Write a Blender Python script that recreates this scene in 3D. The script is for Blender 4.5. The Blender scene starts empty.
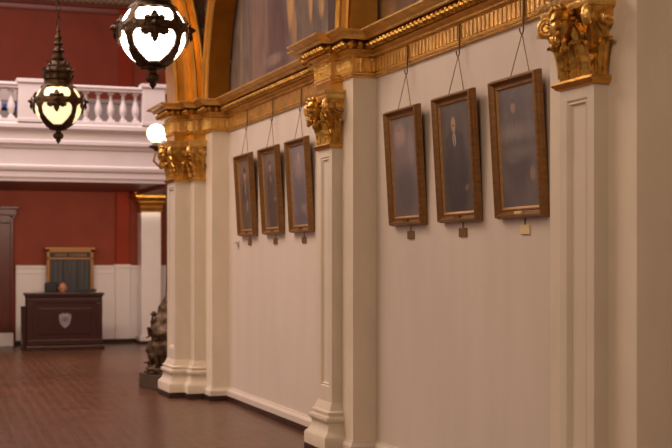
import bpy, bmesh, math, random
from mathutils import Vector, Matrix, noise
random.seed(7)
S = bpy.context.scene
COL = S.collection
PI = math.pi
R_ = math.radians

# ------------------------------------------------------------------ camera
EYE = 1.72
YAW = math.atan(458/1300)
cd = bpy.data.cameras.new('camera'); cam = bpy.data.objects.new('camera', cd); COL.objects.link(cam)
cam.location = (0, 0, EYE); cam.rotation_euler = (PI/2, 0, -YAW)
cd.sensor_width = 36; cd.lens = 36*1300/672; cd.shift_y = 36/672
cd.clip_start = .05; cd.clip_end = 200
cd.dof.use_dof = True; cd.dof.focus_distance = 9.6; cd.dof.aperture_fstop = 2.6
S.camera = cam
# ------------------------------------------------------------------ world, lights, exposure
W = bpy.data.worlds.new('world'); S.world = W; W.use_nodes = True
W.node_tree.nodes['Background'].inputs[0].default_value = (1.0, .76, .58, 1)
W.node_tree.nodes['Background'].inputs[1].default_value = .36
def area(name, loc, size, power, color, rot=(0, 0, 0)):
    l = bpy.data.lights.new(name, 'AREA'); l.shape = 'RECTANGLE'; l.size, l.size_y = size
    l.energy = power; l.color = color
    o = bpy.data.objects.new(name, l); COL.objects.link(o); o.location = loc; o.rotation_euler = rot
    return o
WARM = (1.0, .74, .52)
area('hall_fill', (-1.8, 13.2, 8.4), (4.6, 4), 600, WARM)  # added fill for the far bay wall, no fixture modelled
area('near_hall_fill', (-3.6, .6, 6.6), (3, 3), 300, (1, .72, .48), (R_(62), 0, R_(-28)))  # added fill for the camera-facing pier sides, source unseen
area('lobby_fill', (.5, 19.0, 8.9), (9, 4), 840, (1, .79, .76))  # added fill for the balcony front and lobby, no fixture there
area('under_balcony_fill', (3.4, 22.3, 3.0), (7, .5), 190, (1, .74, .55), (R_(48), 0, 0))  # added fill from a hidden source, brightens lower wall and column
S.view_settings.view_transform = 'Standard'
S.view_settings.look = 'None'
S.view_settings.exposure = 0.0
S.view_settings.gamma = 1
S.view_settings.use_curve_mapping = False

# ------------------------------------------------------------------ materials
def rgb(r, g, b):
    f = lambda c: ((c/255+.055)/1.055)**2.4 if c > 10 else c/255/12.92
    return (f(r), f(g), f(b), 1)
def mat(name, col, rough=.6, metal=0, nscale=0, namt=.15, bump=0, bscale=30, coat=0, stretch=(1, 1, 1), col2=None):
    m = bpy.data.materials.new(name); m.use_nodes = True
    nt = m.node_tree; N = nt.nodes; L = nt.links; b = N['Principled BSDF']
    b.inputs['Base Color'].default_value = col; b.inputs['Roughness'].default_value = rough
    b.inputs['Metallic'].default_value = metal
    if coat: b.inputs['Coat Weight'].default_value = coat; b.inputs['Coat Roughness'].default_value = .15
    tc = N.new('ShaderNodeTexCoord'); mp = N.new('ShaderNodeMapping'); mp.inputs['Scale'].default_value = stretch
    L.new(tc.outputs['Object'], mp.inputs[0])
    if nscale:
        n = N.new('ShaderNodeTexNoise'); n.inputs['Scale'].default_value = nscale; n.inputs['Detail'].default_value = 5
        L.new(mp.outputs[0], n.inputs['Vector'])
        mr = N.new('ShaderNodeMapRange'); mr.inputs[1].default_value = .3; mr.inputs[2].default_value = .7
        L.new(n.outputs[0], mr.inputs[0])
        mx = N.new('ShaderNodeMix'); mx.data_type = 'RGBA'
        c2 = col2 or tuple(c*(1-namt) for c in col[:3])+(1,)
        mx.inputs[6].default_value = col; mx.inputs[7].default_value = c2
        L.new(mr.outputs[0], mx.inputs[0]); L.new(mx.outputs[2], b.inputs['Base Color'])
    if bump:
        n2 = N.new('ShaderNodeTexNoise'); n2.inputs['Scale'].default_value = bscale; n2.inputs['Detail'].default_value = 4
        L.new(mp.outputs[0], n2.inputs['Vector'])
        bp = N.new('ShaderNodeBump'); bp.inputs['Strength'].default_value = bump; bp.inputs['Distance'].default_value = .02
        L.new(n2.outputs[0], bp.inputs['Height']); L.new(bp.outputs[0], b.inputs['Normal'])
    return m
def emis(name, col, strength, base=(.9, .85, .75, 1)):
    m = bpy.data.materials.new(name); m.use_nodes = True; b = m.node_tree.nodes['Principled BSDF']
    b.inputs['Base Color'].default_value = base; b.inputs['Emission Color'].default_value = col
    b.inputs['Emission Strength'].default_value = strength; b.inputs['Roughness'].default_value = .2
    return m
M = {}
M['wall'] = mat('wall_paint', (.70, .62, .56, 1), .5, nscale=1.3, namt=.07, bump=.06, bscale=14, stretch=(1, 3, .5))
M['pier'] = mat('pier_marble', (.79, .70, .59, 1), .38, nscale=5, namt=.10, bump=.03, bscale=20, stretch=(1, 1, .4))
M['shaft'] = mat('pilaster_marble', (.73, .65, .55, 1), .36, nscale=6, namt=.09, bump=.03, bscale=24, stretch=(1, 1, .4))
M['white'] = mat('white_plaster', (.75, .69, .70, 1), .5, nscale=3, namt=.05)
M['marble'] = mat('white_marble', (.88, .83, .84, 1), .12, nscale=4, namt=.06, coat=.4)
M['darkbase'] = mat('dark_marble_base', (.045, .022, .016, 1), .3, nscale=20, namt=.4)
M['gold'] = mat('gold_leaf', (.95, .62, .20, 1), .34, .78, nscale=9, namt=.3, bump=.5, bscale=38)
M['gold_plain'] = mat('gold_leaf_plain', (.80, .42, .08, 1), .30, 1, nscale=4, namt=.3, bump=.08, bscale=20)
M['gold_shaded'] = mat('gold_leaf_shaded', (.40, .17, .02, 1), .36, .9, nscale=4, namt=.3)  # darker gold: shade of arch soffits and bead recess painted in
M['gold_cap'] = mat('gold_leaf_carving', (.80, .46, .11, 1), .30, .95, nscale=18, namt=.55, bump=.22, bscale=45)
M['red'] = mat('red_wall_paint', (.30, .030, .006, 1), .62, nscale=1.1, namt=.22, bump=.04, bscale=18)
M['redlow'] = mat('red_wall_covering', (.28, .050, .022, 1), .6, nscale=2.2, namt=.2)
M['redwood'] = mat('red_mahogany', (.12, .022, .014, 1), .35, nscale=5, namt=.35, stretch=(6, 6, .6))
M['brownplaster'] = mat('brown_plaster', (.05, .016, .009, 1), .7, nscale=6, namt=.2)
M['desk'] = mat('desk_mahogany', (.042, .012, .010, 1), .32, nscale=7, namt=.4, stretch=(8, 8, .7))
M['greywain'] = mat('grey_wainscot', (.42, .37, .36, 1), .5, nscale=3, namt=.06)
M['bronze'] = mat('dark_bronze', (.13, .080, .042, 1), .42, .6, nscale=30, namt=.6, bump=.5, bscale=70)
M['lampmetal'] = mat('lamp_bronze', (.10, .055, .026, 1), .38, .8, nscale=40, namt=.6, bump=.5, bscale=90)
M['frame'] = mat('portrait_frame_wood', (.28, .132, .036, 1), .36, .35, nscale=8, namt=.35, stretch=(1, 5, 5))
M['slip'] = mat('frame_gold_slip', (.46, .26, .10, 1), .4, .6, nscale=20, namt=.3)
M['wire'] = mat('brass_wire', (.25, .14, .05, 1), .4, .8)
M['plaque_dark'] = mat('aged_brass', (.30, .17, .07, 1), .4, .6, nscale=30, namt=.3)
M['card'] = mat('card_and_glint', (.75, .60, .33, 1), .5)  # also paints the glint on the nearest nameplate
M['stone'] = mat('dark_stone', (.10, .075, .055, 1), .35, nscale=18, namt=.4)
M['ceiling'] = mat('ceiling_paint', (.50, .36, .24, 1), .7, nscale=2, namt=.15)
M['glass_dark'] = mat('curtained_glass', (.10, .10, .105, 1), .22, nscale=2.5, namt=.6, stretch=(9, 1, .3))
M['directory_gold'] = mat('oak_gold_frame', (.32, .15, .045, 1), .4, .4)
M['skin'] = mat('skin', (.50, .22, .14, 1), .5)
M['hair'] = mat('hair', (.03, .018, .012, 1), .6)
M['cloth'] = mat('dark_cloth', (.012, .013, .018, 1), .8)
M['black'] = mat('black_plastic', (.01, .01, .012, 1), .5)
M['blue'] = mat('blue_fabric', (.02, .07, .30, 1), .7)
M['seal'] = mat('pewter_seal', (.34, .31, .34, 1), .4, .2, nscale=40, namt=.5)
M['sealdark'] = mat('seal_inlay', (.12, .09, .12, 1), .5)
M['pale'] = mat('pale_plastic', (.6, .55, .5, 1), .4)
M['lit2'] = emis('lit_globe_white', (1, .86, .72, 1), 7.5)
M['lit1'] = emis('lit_globe_cream', (1, .80, .42, 1), 1.15)
M['litg'] = emis('lit_sconce_globe', (1, .82, .58, 1), 3.2)
M['transom'] = mat('pale_transom_glass', (.55, .45, .38, 1), .2)

def brick_mat():
    m = bpy.data.materials.new('glazed_floor_tile'); m.use_nodes = True
    nt = m.node_tree; N = nt.nodes; L = nt.links; b = N['Principled BSDF']
    tc = N.new('ShaderNodeTexCoord'); mp = N.new('ShaderNodeMapping'); mp.inputs['Rotation'].default_value = (0, 0, R_(38))
    L.new(tc.outputs['Object'], mp.inputs[0])
    br = N.new('ShaderNodeTexBrick'); br.inputs['Scale'].default_value = 1
    br.inputs['Brick Width'].default_value = .15; br.inputs['Row Height'].default_value = .105
    br.inputs['Mortar Size'].default_value = .010; br.inputs['Mortar Smooth'].default_value = .3
    br.inputs['Color1'].default_value = (.085, .028, .013, 1); br.inputs['Color2'].default_value = (.150, .050, .023, 1)
    br.inputs['Mortar'].default_value = (.21, .12, .075, 1); br.inputs['Bias'].default_value = -.1
    L.new(mp.outputs[0], br.inputs['Vector'])
    n = N.new('ShaderNodeTexNoise'); n.inputs['Scale'].default_value = 1.1; n.inputs['Detail'].default_value = 6
    L.new(tc.outputs['Object'], n.inputs['Vector'])
    hs = N.new('ShaderNodeMix'); hs.data_type = 'RGBA'; hs.blend_type = 'MULTIPLY'; hs.inputs[0].default_value = .5
    L.new(br.outputs['Color'], hs.inputs[6]); L.new(n.outputs[0], hs.inputs[7]); L.new(hs.outputs[2], b.inputs['Base Color'])
    n2 = N.new('ShaderNodeTexNoise'); n2.inputs['Scale'].default_value = 11; n2.inputs['Detail'].default_value = 2
    L.new(tc.outputs['Object'], n2.inputs['Vector'])
    mr = N.new('ShaderNodeMapRange'); mr.inputs[3].default_value = .24; mr.inputs[4].default_value = .36
    L.new(n.outputs[0], mr.inputs[0]); L.new(mr.outputs[0], b.inputs['Roughness'])
    ad = N.new('ShaderNodeMath'); ad.operation = 'SUBTRACT'; L.new(n2.outputs[0], ad.inputs[0]); L.new(br.outputs['Fac'], ad.inputs[1])
    bp = N.new('ShaderNodeBump'); bp.inputs['Strength'].default_value = .45; bp.inputs['Distance'].default_value = .008
    L.new(ad.outputs[0], bp.inputs['Height']); L.new(bp.outputs[0], b.inputs['Normal'])
    b.inputs['Specular IOR Level'].default_value = .45
    return m
M['floor'] = brick_mat()
for k_ in ('red', 'redlow'): M[k_].node_tree.nodes['Principled BSDF'].inputs['Specular IOR Level'].default_value = .25

def ornament_mat():
    m = bpy.data.materials.new('painted_spandrel_ornament'); m.use_nodes = True
    nt = m.node_tree; N = nt.nodes; L = nt.links; b = N['Principled BSDF']
    tc = N.new('ShaderNodeTexCoord')
    v = N.new('ShaderNodeTexVoronoi'); v.inputs['Scale'].default_value = 9; L.new(tc.outputs['Object'], v.inputs['Vector'])
    cr = N.new('ShaderNodeValToRGB'); e = cr.color_ramp.elements
    e[0].position = .12; e[0].color = (.30, .22, .08, 1); e[1].position = .28; e[1].color = (.035, .065, .035, 1)
    x = cr.color_ramp.elements.new(.6); x.color = (.11, .022, .012, 1)
    L.new(v.outputs['Distance'], cr.inputs[0]); L.new(cr.outputs[0], b.inputs['Base Color'])
    b.inputs['Roughness'].default_value = .6
    return m
M['orn'] = ornament_mat()

def canvas_mat(name, bg, bg2, blobs, rough=.34, folds=0):
    """blobs: (cy, cz, ry, rz, softness, colour) in metres, on the picture's own plane"""
    m = bpy.data.materials.new(name); m.use_nodes = True
    nt = m.node_tree; N = nt.nodes; L = nt.links; b = N['Principled BSDF']
    tc = N.new('ShaderNodeTexCoord')
    n = N.new('ShaderNodeTexNoise'); n.inputs['Scale'].default_value = 4.5; n.inputs['Detail'].default_value = 5
    L.new(tc.outputs['Object'], n.inputs['Vector'])
    mr = N.new('ShaderNodeMapRange'); mr.inputs[1].default_value = .35; mr.inputs[2].default_value = .65
    L.new(n.outputs[0], mr.inputs[0])
    mx = N.new('ShaderNodeMix'); mx.data_type = 'RGBA'; mx.inputs[6].default_value = bg+(1,); mx.inputs[7].default_value = bg2+(1,)
    L.new(mr.outputs[0], mx.inputs[0]); cur = mx.outputs[2]
    # distort a little so that brushed edges are irregular
    dn = N.new('ShaderNodeTexNoise'); dn.inputs['Scale'].default_value = 14; L.new(tc.outputs['Object'], dn.inputs['Vector'])
    ds = N.new('ShaderNodeVectorMath'); ds.operation = 'SCALE'; ds.inputs['Scale'].default_value = .022
    L.new(dn.outputs['Color'], ds.inputs[0])
    av = N.new('ShaderNodeVectorMath'); av.operation = 'ADD'; L.new(tc.outputs['Object'], av.inputs[0]); L.new(ds.outputs[0], av.inputs[1])
    for (cy, cz, ry, rz, soft, c) in blobs:
        s = N.new('ShaderNodeVectorMath'); s.operation = 'SUBTRACT'; L.new(av.outputs[0], s.inputs[0]); s.inputs[1].default_value = (0, cy+.011, cz+.011)
        q = N.new('ShaderNodeVectorMath'); q.operation = 'MULTIPLY'; L.new(s.outputs[0], q.inputs[0]); q.inputs[1].default_value = (0, 1/ry, 1/rz)
        l = N.new('ShaderNodeVectorMath'); l.operation = 'LENGTH'; L.new(q.outputs[0], l.inputs[0])
        r = N.new('ShaderNodeMapRange'); r.inputs[1].default_value = 1-soft*.6; r.inputs[2].default_value = 1+soft*.6
        r.inputs[3].default_value = 1; r.inputs[4].default_value = 0; L.new(l.outputs['Value'], r.inputs[0])
        k = N.new('ShaderNodeMix'); k.data_type = 'RGBA'; L.new(r.outputs[0], k.inputs[0]); L.new(cur, k.inputs[6]); k.inputs[7].default_value = c+(1,)
        cur = k.outputs[2]
    if folds:
        mp = N.new('ShaderNodeMapping'); mp.inputs['Scale'].default_value = (1, 5, .9); mp.inputs['Rotation'].default_value = (.25, 0, 0)
        L.new(tc.outputs['Object'], mp.inputs[0])
        fn = N.new('ShaderNodeTexNoise'); fn.inputs['Scale'].default_value = 2.2; fn.inputs['Detail'].default_value = 4; fn.inputs['Distortion'].default_value = .8
        L.new(mp.outputs[0], fn.inputs['Vector'])
        fr_ = N.new('ShaderNodeMapRange'); fr_.inputs[1].default_value = .35; fr_.inputs[2].default_value = .65; fr_.inputs[3].default_value = 1-folds; fr_.inputs[4].default_value = 1+folds
        L.new(fn.outputs[0], fr_.inputs[0])
        ms = N.new('ShaderNodeVectorMath'); ms.operation = 'SCALE'; L.new(cur, ms.inputs[0]); L.new(fr_.outputs[0], ms.inputs['Scale']); cur = ms.outputs[0]
    wn = N.new('ShaderNodeTexNoise'); wn.inputs['Scale'].default_value = 5; wn.inputs['Detail'].default_value = 2; L.new(tc.outputs['Object'], wn.inputs['Vector'])
    bp = N.new('ShaderNodeBump'); bp.inputs['Strength'].default_value = .25; bp.inputs['Distance'].default_value = .02; L.new(wn.outputs[0], bp.inputs['Height']); L.new(bp.outputs[0], b.inputs['Normal'])
    L.new(cur, b.inputs['Base Color']); b.inputs['Roughness'].default_value = rough
    return m

# ------------------------------------------------------------------ mesh helpers
class MB:
    def __init__(s): s.v = []; s.f = []; s.m = []; s.mi = 0
    def add(s, vs, fs):
        o = len(s.v); s.v += [tuple(p) for p in vs]; s.f += [tuple(i+o for i in f) for f in fs]; s.m += [s.mi]*len(fs)
    def box(s, x0, x1, y0, y1, z0, z1):
        s.add([(x0, y0, z0), (x1, y0, z0), (x1, y1, z0), (x0, y1, z0), (x0, y0, z1), (x1, y0, z1), (x1, y1, z1), (x0, y1, z1)],
              [(0, 3, 2, 1), (4, 5, 6, 7), (0, 1, 5, 4), (1, 2, 6, 5), (2, 3, 7, 6), (3, 0, 4, 7)])
    def lathe(s, prof, c=(0, 0, 0), n=24, squash=None):
        vs = []; fs = []
        for (r, z) in prof:
            for k in range(n):
                a = 2*PI*k/n; rr = r*(squash(a, z) if squash else 1)
                vs.append((c[0]+rr*math.cos(a), c[1]+rr*math.sin(a), c[2]+z))
        for i in range(len(prof)-1):
            for k in range(n):
                k2 = (k+1) % n; fs.append((i*n+k, i*n+k2, (i+1)*n+k2, (i+1)*n+k))
        fs.append(tuple(range(n))[::-1]); fs.append(tuple((len(prof)-1)*n+k for k in range(n)))
        s.add(vs, fs)
    def tube(s, pts, r, n=8, closed=False):
        P = [Vector(p) for p in pts]; vs = []; fs = []; c = len(P)
        up = Vector((0, 0, 1)); prev = None
        for i, p in enumerate(P):
            if closed: t = P[(i+1) % c]-P[i-1]
            else: t = P[min(i+1, c-1)]-P[max(i-1, 0)]
            t.normalize()
            a = prev if prev else (up.cross(t) if abs(t.z) < .95 else Vector((1, 0, 0)).cross(t))
            a = (a-t*a.dot(t)); a.normalize(); prev = a; b = t.cross(a)
            rr = r[i] if isinstance(r, (list, tuple)) else r
            for k in range(n):
                w = 2*PI*k/n; vs.append(p+a*math.cos(w)*rr+b*math.sin(w)*rr)
        for i in range(c if closed else c-1):
            for k in range(n):
                k2 = (k+1) % n; j = (i+1) % c; fs.append((i*n+k, i*n+k2, j*n+k2, j*n+k))
        if not closed: fs.append(tuple(range(n))[::-1]); fs.append(tuple((c-1)*n+k for k in range(n)))
        s.add(vs, fs)
    def ball(s, c, r, n=12, m=8, fn=None):
        if not isinstance(r, (tuple, list)): r = (r, r, r)
        vs = []; fs = []
        for i in range(m+1):
            e = -PI/2+PI*i/m
            for k in range(n):
                a = 2*PI*k/n; d = Vector((math.cos(e)*math.cos(a), math.cos(e)*math.sin(a), math.sin(e)))
                p = Vector((d.x*r[0], d.y*r[1], d.z*r[2]))
                if fn: p = fn(d, p)
                vs.append((c[0]+p.x, c[1]+p.y, c[2]+p.z))
        for i in range(m):
            for k in range(n):
                k2 = (k+1) % n; fs.append((i*n+k, i*n+k2, (i+1)*n+k2, (i+1)*n+k))
        s.add(vs, fs)
    def sweep(s, path, prof, closed=False):
        """profile (offset to the left of travel, z) along plan polyline with mitred corners"""
        P = [Vector((p[0], p[1])) for p in path]; n = len(P); offs = []
        for i in range(n):
            d0 = (P[i]-P[i-1]) if (i or closed) else None
            d1 = (P[(i+1) % n]-P[i]) if (i < n-1 or closed) else None
            if d0 is None: d0 = d1
            if d1 is None: d1 = d0
            d0 = d0.normalized(); d1 = d1.normalized()
            n0 = Vector((-d0.y, d0.x)); n1 = Vector((-d1.y, d1.x)); b = n0+n1
            offs.append(b/max(.2, (b.dot(b)/2)) if b.length > 1e-6 else n0)
        vs = []; fs = []; k = len(prof)
        for i in range(n):
            for (o, z) in prof:
                q = P[i]+offs[i]*o; vs.append((q.x, q.y, z))
        for i in range(n if closed else n-1):
            j = (i+1) % n
            for a in range(k-1): fs.append((i*k+a, j*k+a, j*k+a+1, i*k+a+1))
        s.add(vs, fs)
    def build(s, name, m, parent=None, smooth=False, loc=None, solid=None, bevel=None):
        me = bpy.data.meshes.new(name); me.from_pydata(s.v, [], s.f); 
        ms = m if isinstance(m, (list, tuple)) else [m]
        for q in ms: me.materials.append(q)
        if len(ms) > 1:
            for p, i in zip(me.polygons, s.m): p.material_index = i
        bm = bmesh.new(); bm.from_mesh(me); bmesh.ops.recalc_face_normals(bm, faces=bm.faces); bm.to_mesh(me); bm.free()
        if smooth:
            for p in me.polygons: p.use_smooth = True
            me.set_sharp_from_angle(angle=R_(42))
        o = bpy.data.objects.new(name, me); COL.objects.link(o)
        if parent: o.parent = parent
        if loc: o.location = loc
        if solid: q = o.modifiers.new('solid', 'SOLIDIFY'); q.thickness = solid; q.offset = 0
        if bevel: q = o.modifiers.new('bevel', 'BEVEL'); q.width = bevel; q.segments = 2; q.limit_method = 'ANGLE'
        return o
def tag(o, label=None, cat=None, group=None, kind=None):
    if label: o['label'] = label
    if cat: o['category'] = cat
    if group: o['group'] = group
    if kind: o['kind'] = kind
    return o
def empty(name, loc, rot=(0, 0, 0)):
    o = bpy.data.objects.new(name, None); COL.objects.link(o); o.location = loc; o.rotation_euler = rot; o.empty_display_size = .1
    return o
def struct(mb, name, m, label, cat, **k):
    o = mb.build(name, m, **k); tag(o, label, cat, kind='structure'); return o
def copy_tree(o, parent=None):
    c = o.copy(); COL.objects.link(c)
    if parent: c.parent = parent
    for ch in list(o.children): copy_tree(ch, c)
    return c

# ------------------------------------------------------------------ room layout
XW, XP, XF = 4.056, 3.845, 3.751      # bay wall, pier face, pilaster face
ZC = 3.64                              # top of the gold cornice
CEIL = 9.5; YB = 26.9; XL = -6.9; XR = 8.0; YN = -12.0
b = MB(); b.box(XL, XR, YN, YB, -.1, 0); struct(b, 'floor', M['floor'], 'glossy red-brown tiled floor of the hall', 'floor')
b = MB(); b.box(XL, XR, YN, YB, CEIL, CEIL+.1); struct(b, 'ceiling', M['ceiling'], 'high ceiling above the hall', 'ceiling')
b = MB(); b.box(XL-.1, XL, YN, YB, 0, CEIL); struct(b, 'wall_left', M['white'], 'pale wall on the left side of the hall', 'wall')
b = MB(); b.box(XR, XR+.1, 16.9, YB, 0, CEIL); struct(b, 'wall_lobby', M['red'], 'red wall closing the lobby on the right', 'wall')
PIERS = (6.525, 10.945)
def path(pilasters=True, y0=0.0, end=True):
    p = [(XW, y0)]
    for c in PIERS:
        p += [(XW, c-.475), (XP, c-.475)]
        if pilasters: p += [(XP, c-.19), (XF, c-.19), (XF, c+.19), (XP, c+.19)]
        p += [(XP, c+.475), (XW, c+.475)]
    p += [(XW, 15.46), (XP, 15.46)]
    if pilasters: p += [(XP, 15.8), (3.70, 15.8), (3.70, 16.02), (3.51, 16.02), (3.51, 16.5), (3.70, 16.5), (3.70, 16.72), (XP, 16.72)]
    p += [(XP, 16.9)]
    if end: p += [(XR, 16.9)]
    return p
b = MB(); b.sweep(path(False, YN), [(-.001, 0), (0, 0), (0, ZC-.1)]); 
struct(b, 'wall_right', M['wall'], 'cream side wall of portrait bays and shallow piers', 'wall')
# piers carry a yellower stone facing (thin slabs on the stepped faces)
b = MB()
for c in PIERS:
    b.sweep([(XW+.02, c-.475), (XP, c-.475), (XP, c+.475), (XW+.02, c+.475)], [(-.01, .05), (.002, .05), (.002, 3.30)])
b.sweep([(XW+.02, 15.46), (XP, 15.46), (XP, 16.9)], [(-.01, .05), (.002, .05), (.002, 3.30)])
struct(b, 'trim_1', M['pier'], 'cream stone facing of the shallow wall piers', 'wall pier')
# baseboards
b = MB(); b.sweep(path(False, YN), [(0, 0), (.045, 0), (.045, .065), (0, .065)])
struct(b, 'baseboard_right', M['darkbase'], 'dark marble strip along foot of portrait wall', 'baseboard')
b = MB(); b.sweep(path(False, YN), [(0, .065), (.036, .065), (.036, .12), (.028, .135), (.016, .15), (.012, .165), (0, .165)])
struct(b, 'trim_2', M['wall'], 'cream skirting moulding above the dark marble strip', 'skirting')

def leaf_mesh(mb, base, dirn, out, w, h, curl, lean=.25, th=.008):
    """acanthus leaf: rises in z, leans outward along 'out', tip curls over; dirn is sideways"""
    base = Vector(base); dirn = Vector(dirn); out = Vector(out); up = Vector((0, 0, 1)); nt, nu = 14, 8
    vs = []; fs = []
    for layer in (0, 1):
        for i in range(nt+1):
            t = i/nt
            if t < .72: z = h*t/.72*.93; o = h*lean*(t/.72)**2
            else:
                a = (t-.72)/.28*PI*1.1; z = h*.93+curl*math.sin(a)*.8; o = h*lean+curl*(1-math.cos(a))
            wid = w*(.62+.38*math.sin(PI*min(1, t*1.15)))*(1-.55*max(0, t-.6)/.4)*(1+.14*math.sin(t*24))
            for j in range(nu+1):
                u = -1+2*j/nu
                rib = .020*(1-abs(u))**3+.011*math.cos(u*PI*3)
                p = base+dirn*(u*wid/2)+up*z+out*(o+rib-.02*u*u-layer*th)
                vs.append(p)
    k = (nt+1)*(nu+1)
    for i in range(nt):
        for j in range(nu):
            a = i*(nu+1)+j; fs.append((a, a+1, a+nu+2, a+nu+1)); fs.append((a+k, a+nu+1+k, a+nu+2+k, a+1+k))
    for i in range(nt):
        for j in (0, nu): a = i*(nu+1)+j; fs.append((a, a+nu+1, a+nu+1+k, a+k))
    a0 = nt*(nu+1)
    for j in range(nu): fs.append((a0+j, a0+j+1, a0+j+1+k, a0+j+k))
    mb.add(vs, fs)
# entablature ---------------------------------------------------------------
b = MB(); EP = path(True, 0.0, False)
prof = [(0, 3.290), (.020, 3.290), (.026, 3.298), (.020, 3.306), (.018, 3.309), (.030, 3.312), (.034, 3.324), (.026, 3.333), (.012, 3.335), (.012, 3.455), (.022, 3.460), (.036, 3.478), (.03, 3.488),
        (.04, 3.500), (.065, 3.512), (.072, 3.518), (.072, 3.59), (.14, 3.592), (.148, 3.600), (.152, 3.612), (.175, 3.630), (.21, 3.642), (.226, 3.650), (.228, 3.664), (0, 3.668)]
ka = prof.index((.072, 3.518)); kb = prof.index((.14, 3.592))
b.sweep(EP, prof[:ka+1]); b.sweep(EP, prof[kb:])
b.mi = 1; b.sweep(EP, prof[ka:kb+1]); b.mi = 0  # darker gold paints the shade in the recess behind the beads
def along(path_, step, margin=.03):
    for (x0, y0), (x1, y1) in zip(path_[:-1], path_[1:]):
        L_ = math.hypot(x1-x0, y1-y0)
        if L_ < .06: continue
        n = max(1, round((L_-2*margin)/step)); d = ((x1-x0)/L_, (y1-y0)/L_)
        for k in range(n):
            t = margin+(L_-2*margin)*(k+.5)/n
            yield x0+d[0]*t, y0+d[1]*t, d, (L_-2*margin)/n
def obox(mb, x, y, d, w, o0, o1, z0, z1):
    nx, ny = -d[1], d[0]; vs = []
    for z in (z0, z1):
        for (t, o) in ((-w/2, o0), (w/2, o0), (w/2, o1), (-w/2, o1)):
            vs.append((x+d[0]*t+nx*o, y+d[1]*t+ny*o, z))
    mb.add(vs, [(0, 3, 2, 1), (4, 5, 6, 7), (0, 1, 5, 4), (1, 2, 6, 5), (2, 3, 7, 6), (3, 0, 4, 7)])
EPv = [p for p in EP if p[1] > 4.5]; EPv = [(XW, 4.8)]+EPv
for x, y, d, w in along(EPv, .066, .01):
    onpier = any(abs(y-c) < .46 for c in PIERS) or y > 15.47
    if not onpier: obox(b, x, y, d, w*.60, .01, .030, 3.342, 3.448)
for x, y, d, w in along(EPv, .095, .0):
    if any(abs(y-c) < .48 for c in PIERS) or y > 15.4:
        leaf_mesh(b, (x-d[1]*.014, y+d[0]*.014, 3.335), (d[0], d[1], 0), (-d[1], d[0], 0), w*1.0, .112, .014, .1)
for x, y, d, w in along(EPv, .030, .0): obox(b, x, y, d, w*.55, .02, .046, 3.468, 3.484)
b.mi = 2
for x, y, d, w in along(EPv, .082, -.10):
    b.ball((x-d[1]*.104, y+d[0]*.104, 3.553), (.029 if abs(d[0]) > .5 else .038, .038 if abs(d[0]) > .5 else .029, .036), 10, 7)
struct(b, 'trim_3', [M['gold'], M['gold_shaded'], M['gold_cap']], 'gilded fluted entablature with bead and cornice above the portraits', 'cornice')

# upper wall with arches ------------------------------------------------------
BAYS = ((7.0, 10.47), (11.07, 15.46))
def arch_pts(c, R, n=40, a0=0, a1=PI): return [(c+R*math.cos(a0+(a1-a0)*k/n), ZC+R*math.sin(a0+(a1-a0)*k/n)) for k in range(n+1)]
b = MB()
for (y0, y1) in BAYS:
    c = (y0+y1)/2; R = (y1-y0)/2; A = arch_pts(c, R)
    for (p, q) in zip(A[:-1], A[1:]):
        b.add([(XP, p[0], p[1]), (XP, q[0], q[1]), (XP, q[0], CEIL), (XP, p[0], CEIL)], [(0, 1, 2, 3)])
for (y0, y1) in ((YN, 7.0), (10.47, 11.07), (15.46, 15.9)):
    b.add([(XP, y0, ZC-.1), (XP, y1, ZC-.1), (XP, y1, CEIL), (XP, y0, CEIL)], [(0, 1, 2, 3)])
struct(b, 'wall_upper', M['orn'], 'dark red and green painted spandrels above the gold cornice', 'wall')
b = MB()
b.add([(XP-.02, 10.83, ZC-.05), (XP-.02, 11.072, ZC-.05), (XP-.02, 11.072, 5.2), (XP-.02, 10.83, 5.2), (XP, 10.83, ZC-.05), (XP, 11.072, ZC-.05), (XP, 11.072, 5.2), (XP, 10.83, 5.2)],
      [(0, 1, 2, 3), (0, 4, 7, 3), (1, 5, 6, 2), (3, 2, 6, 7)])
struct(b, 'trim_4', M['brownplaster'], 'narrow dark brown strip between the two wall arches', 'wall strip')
def arch_band(mb, plane, c, prof, a0, a1, n=56):
    """prof: (radius, depth coordinate); plane 'YZ' -> depth is X, 'XZ' -> depth is Y"""
    vs = []; fs = []; k = len(prof)
    for i in range(n+1):
        a = a0+(a1-a0)*i/n
        for (r, d) in prof:
            h, z = c+r*math.cos(a), ZC+r*math.sin(a)
            vs.append((d, h, z) if plane == 'YZ' else (h, d, z))
    for i in range(n):
        for j in range(k-1): fs.append((i*k+j, (i+1)*k+j, (i+1)*k+j+1, i*k+j+1))
    mb.add(vs, fs)
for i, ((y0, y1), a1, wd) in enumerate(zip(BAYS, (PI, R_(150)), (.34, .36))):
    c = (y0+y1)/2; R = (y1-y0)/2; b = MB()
    b.mi = 1; arch_band(b, 'YZ', c, [(R, XW), (R, XP-.05)], 0, a1)  # soffit shade painted in with the darker gold
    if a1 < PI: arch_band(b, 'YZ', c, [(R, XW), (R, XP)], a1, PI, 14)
    b.mi = 0
    arch_band(b, 'YZ', c, [(R, XP-.05), (R+.03, XP-.06), (R+.05, XP-.04), (R+.12, XP-.04), (R+.14, XP-.06), (R+.2, XP-.06), (R+.22, XP-.035), (R+.28, XP-.035), (R+.31, XP-.06), (R+wd, XP-.05), (R+wd, XP)], 0, a1)
    struct(b, 'trim_%d' % (5+i), [M['gold_plain'], M['gold_shaded']], ('gilded arch over the three nearer portraits', 'gilded arch framing the grey mural over the three farther portraits')[i], 'arch', smooth=True)
b = MB(); b.sweep([(XP, 10.83), (XP, 10.47), (XW, 10.47)][::-1], [(.0, ZC-.05), (.03, ZC-.05), (.03, 5.0), (0, 5.0)])
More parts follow.
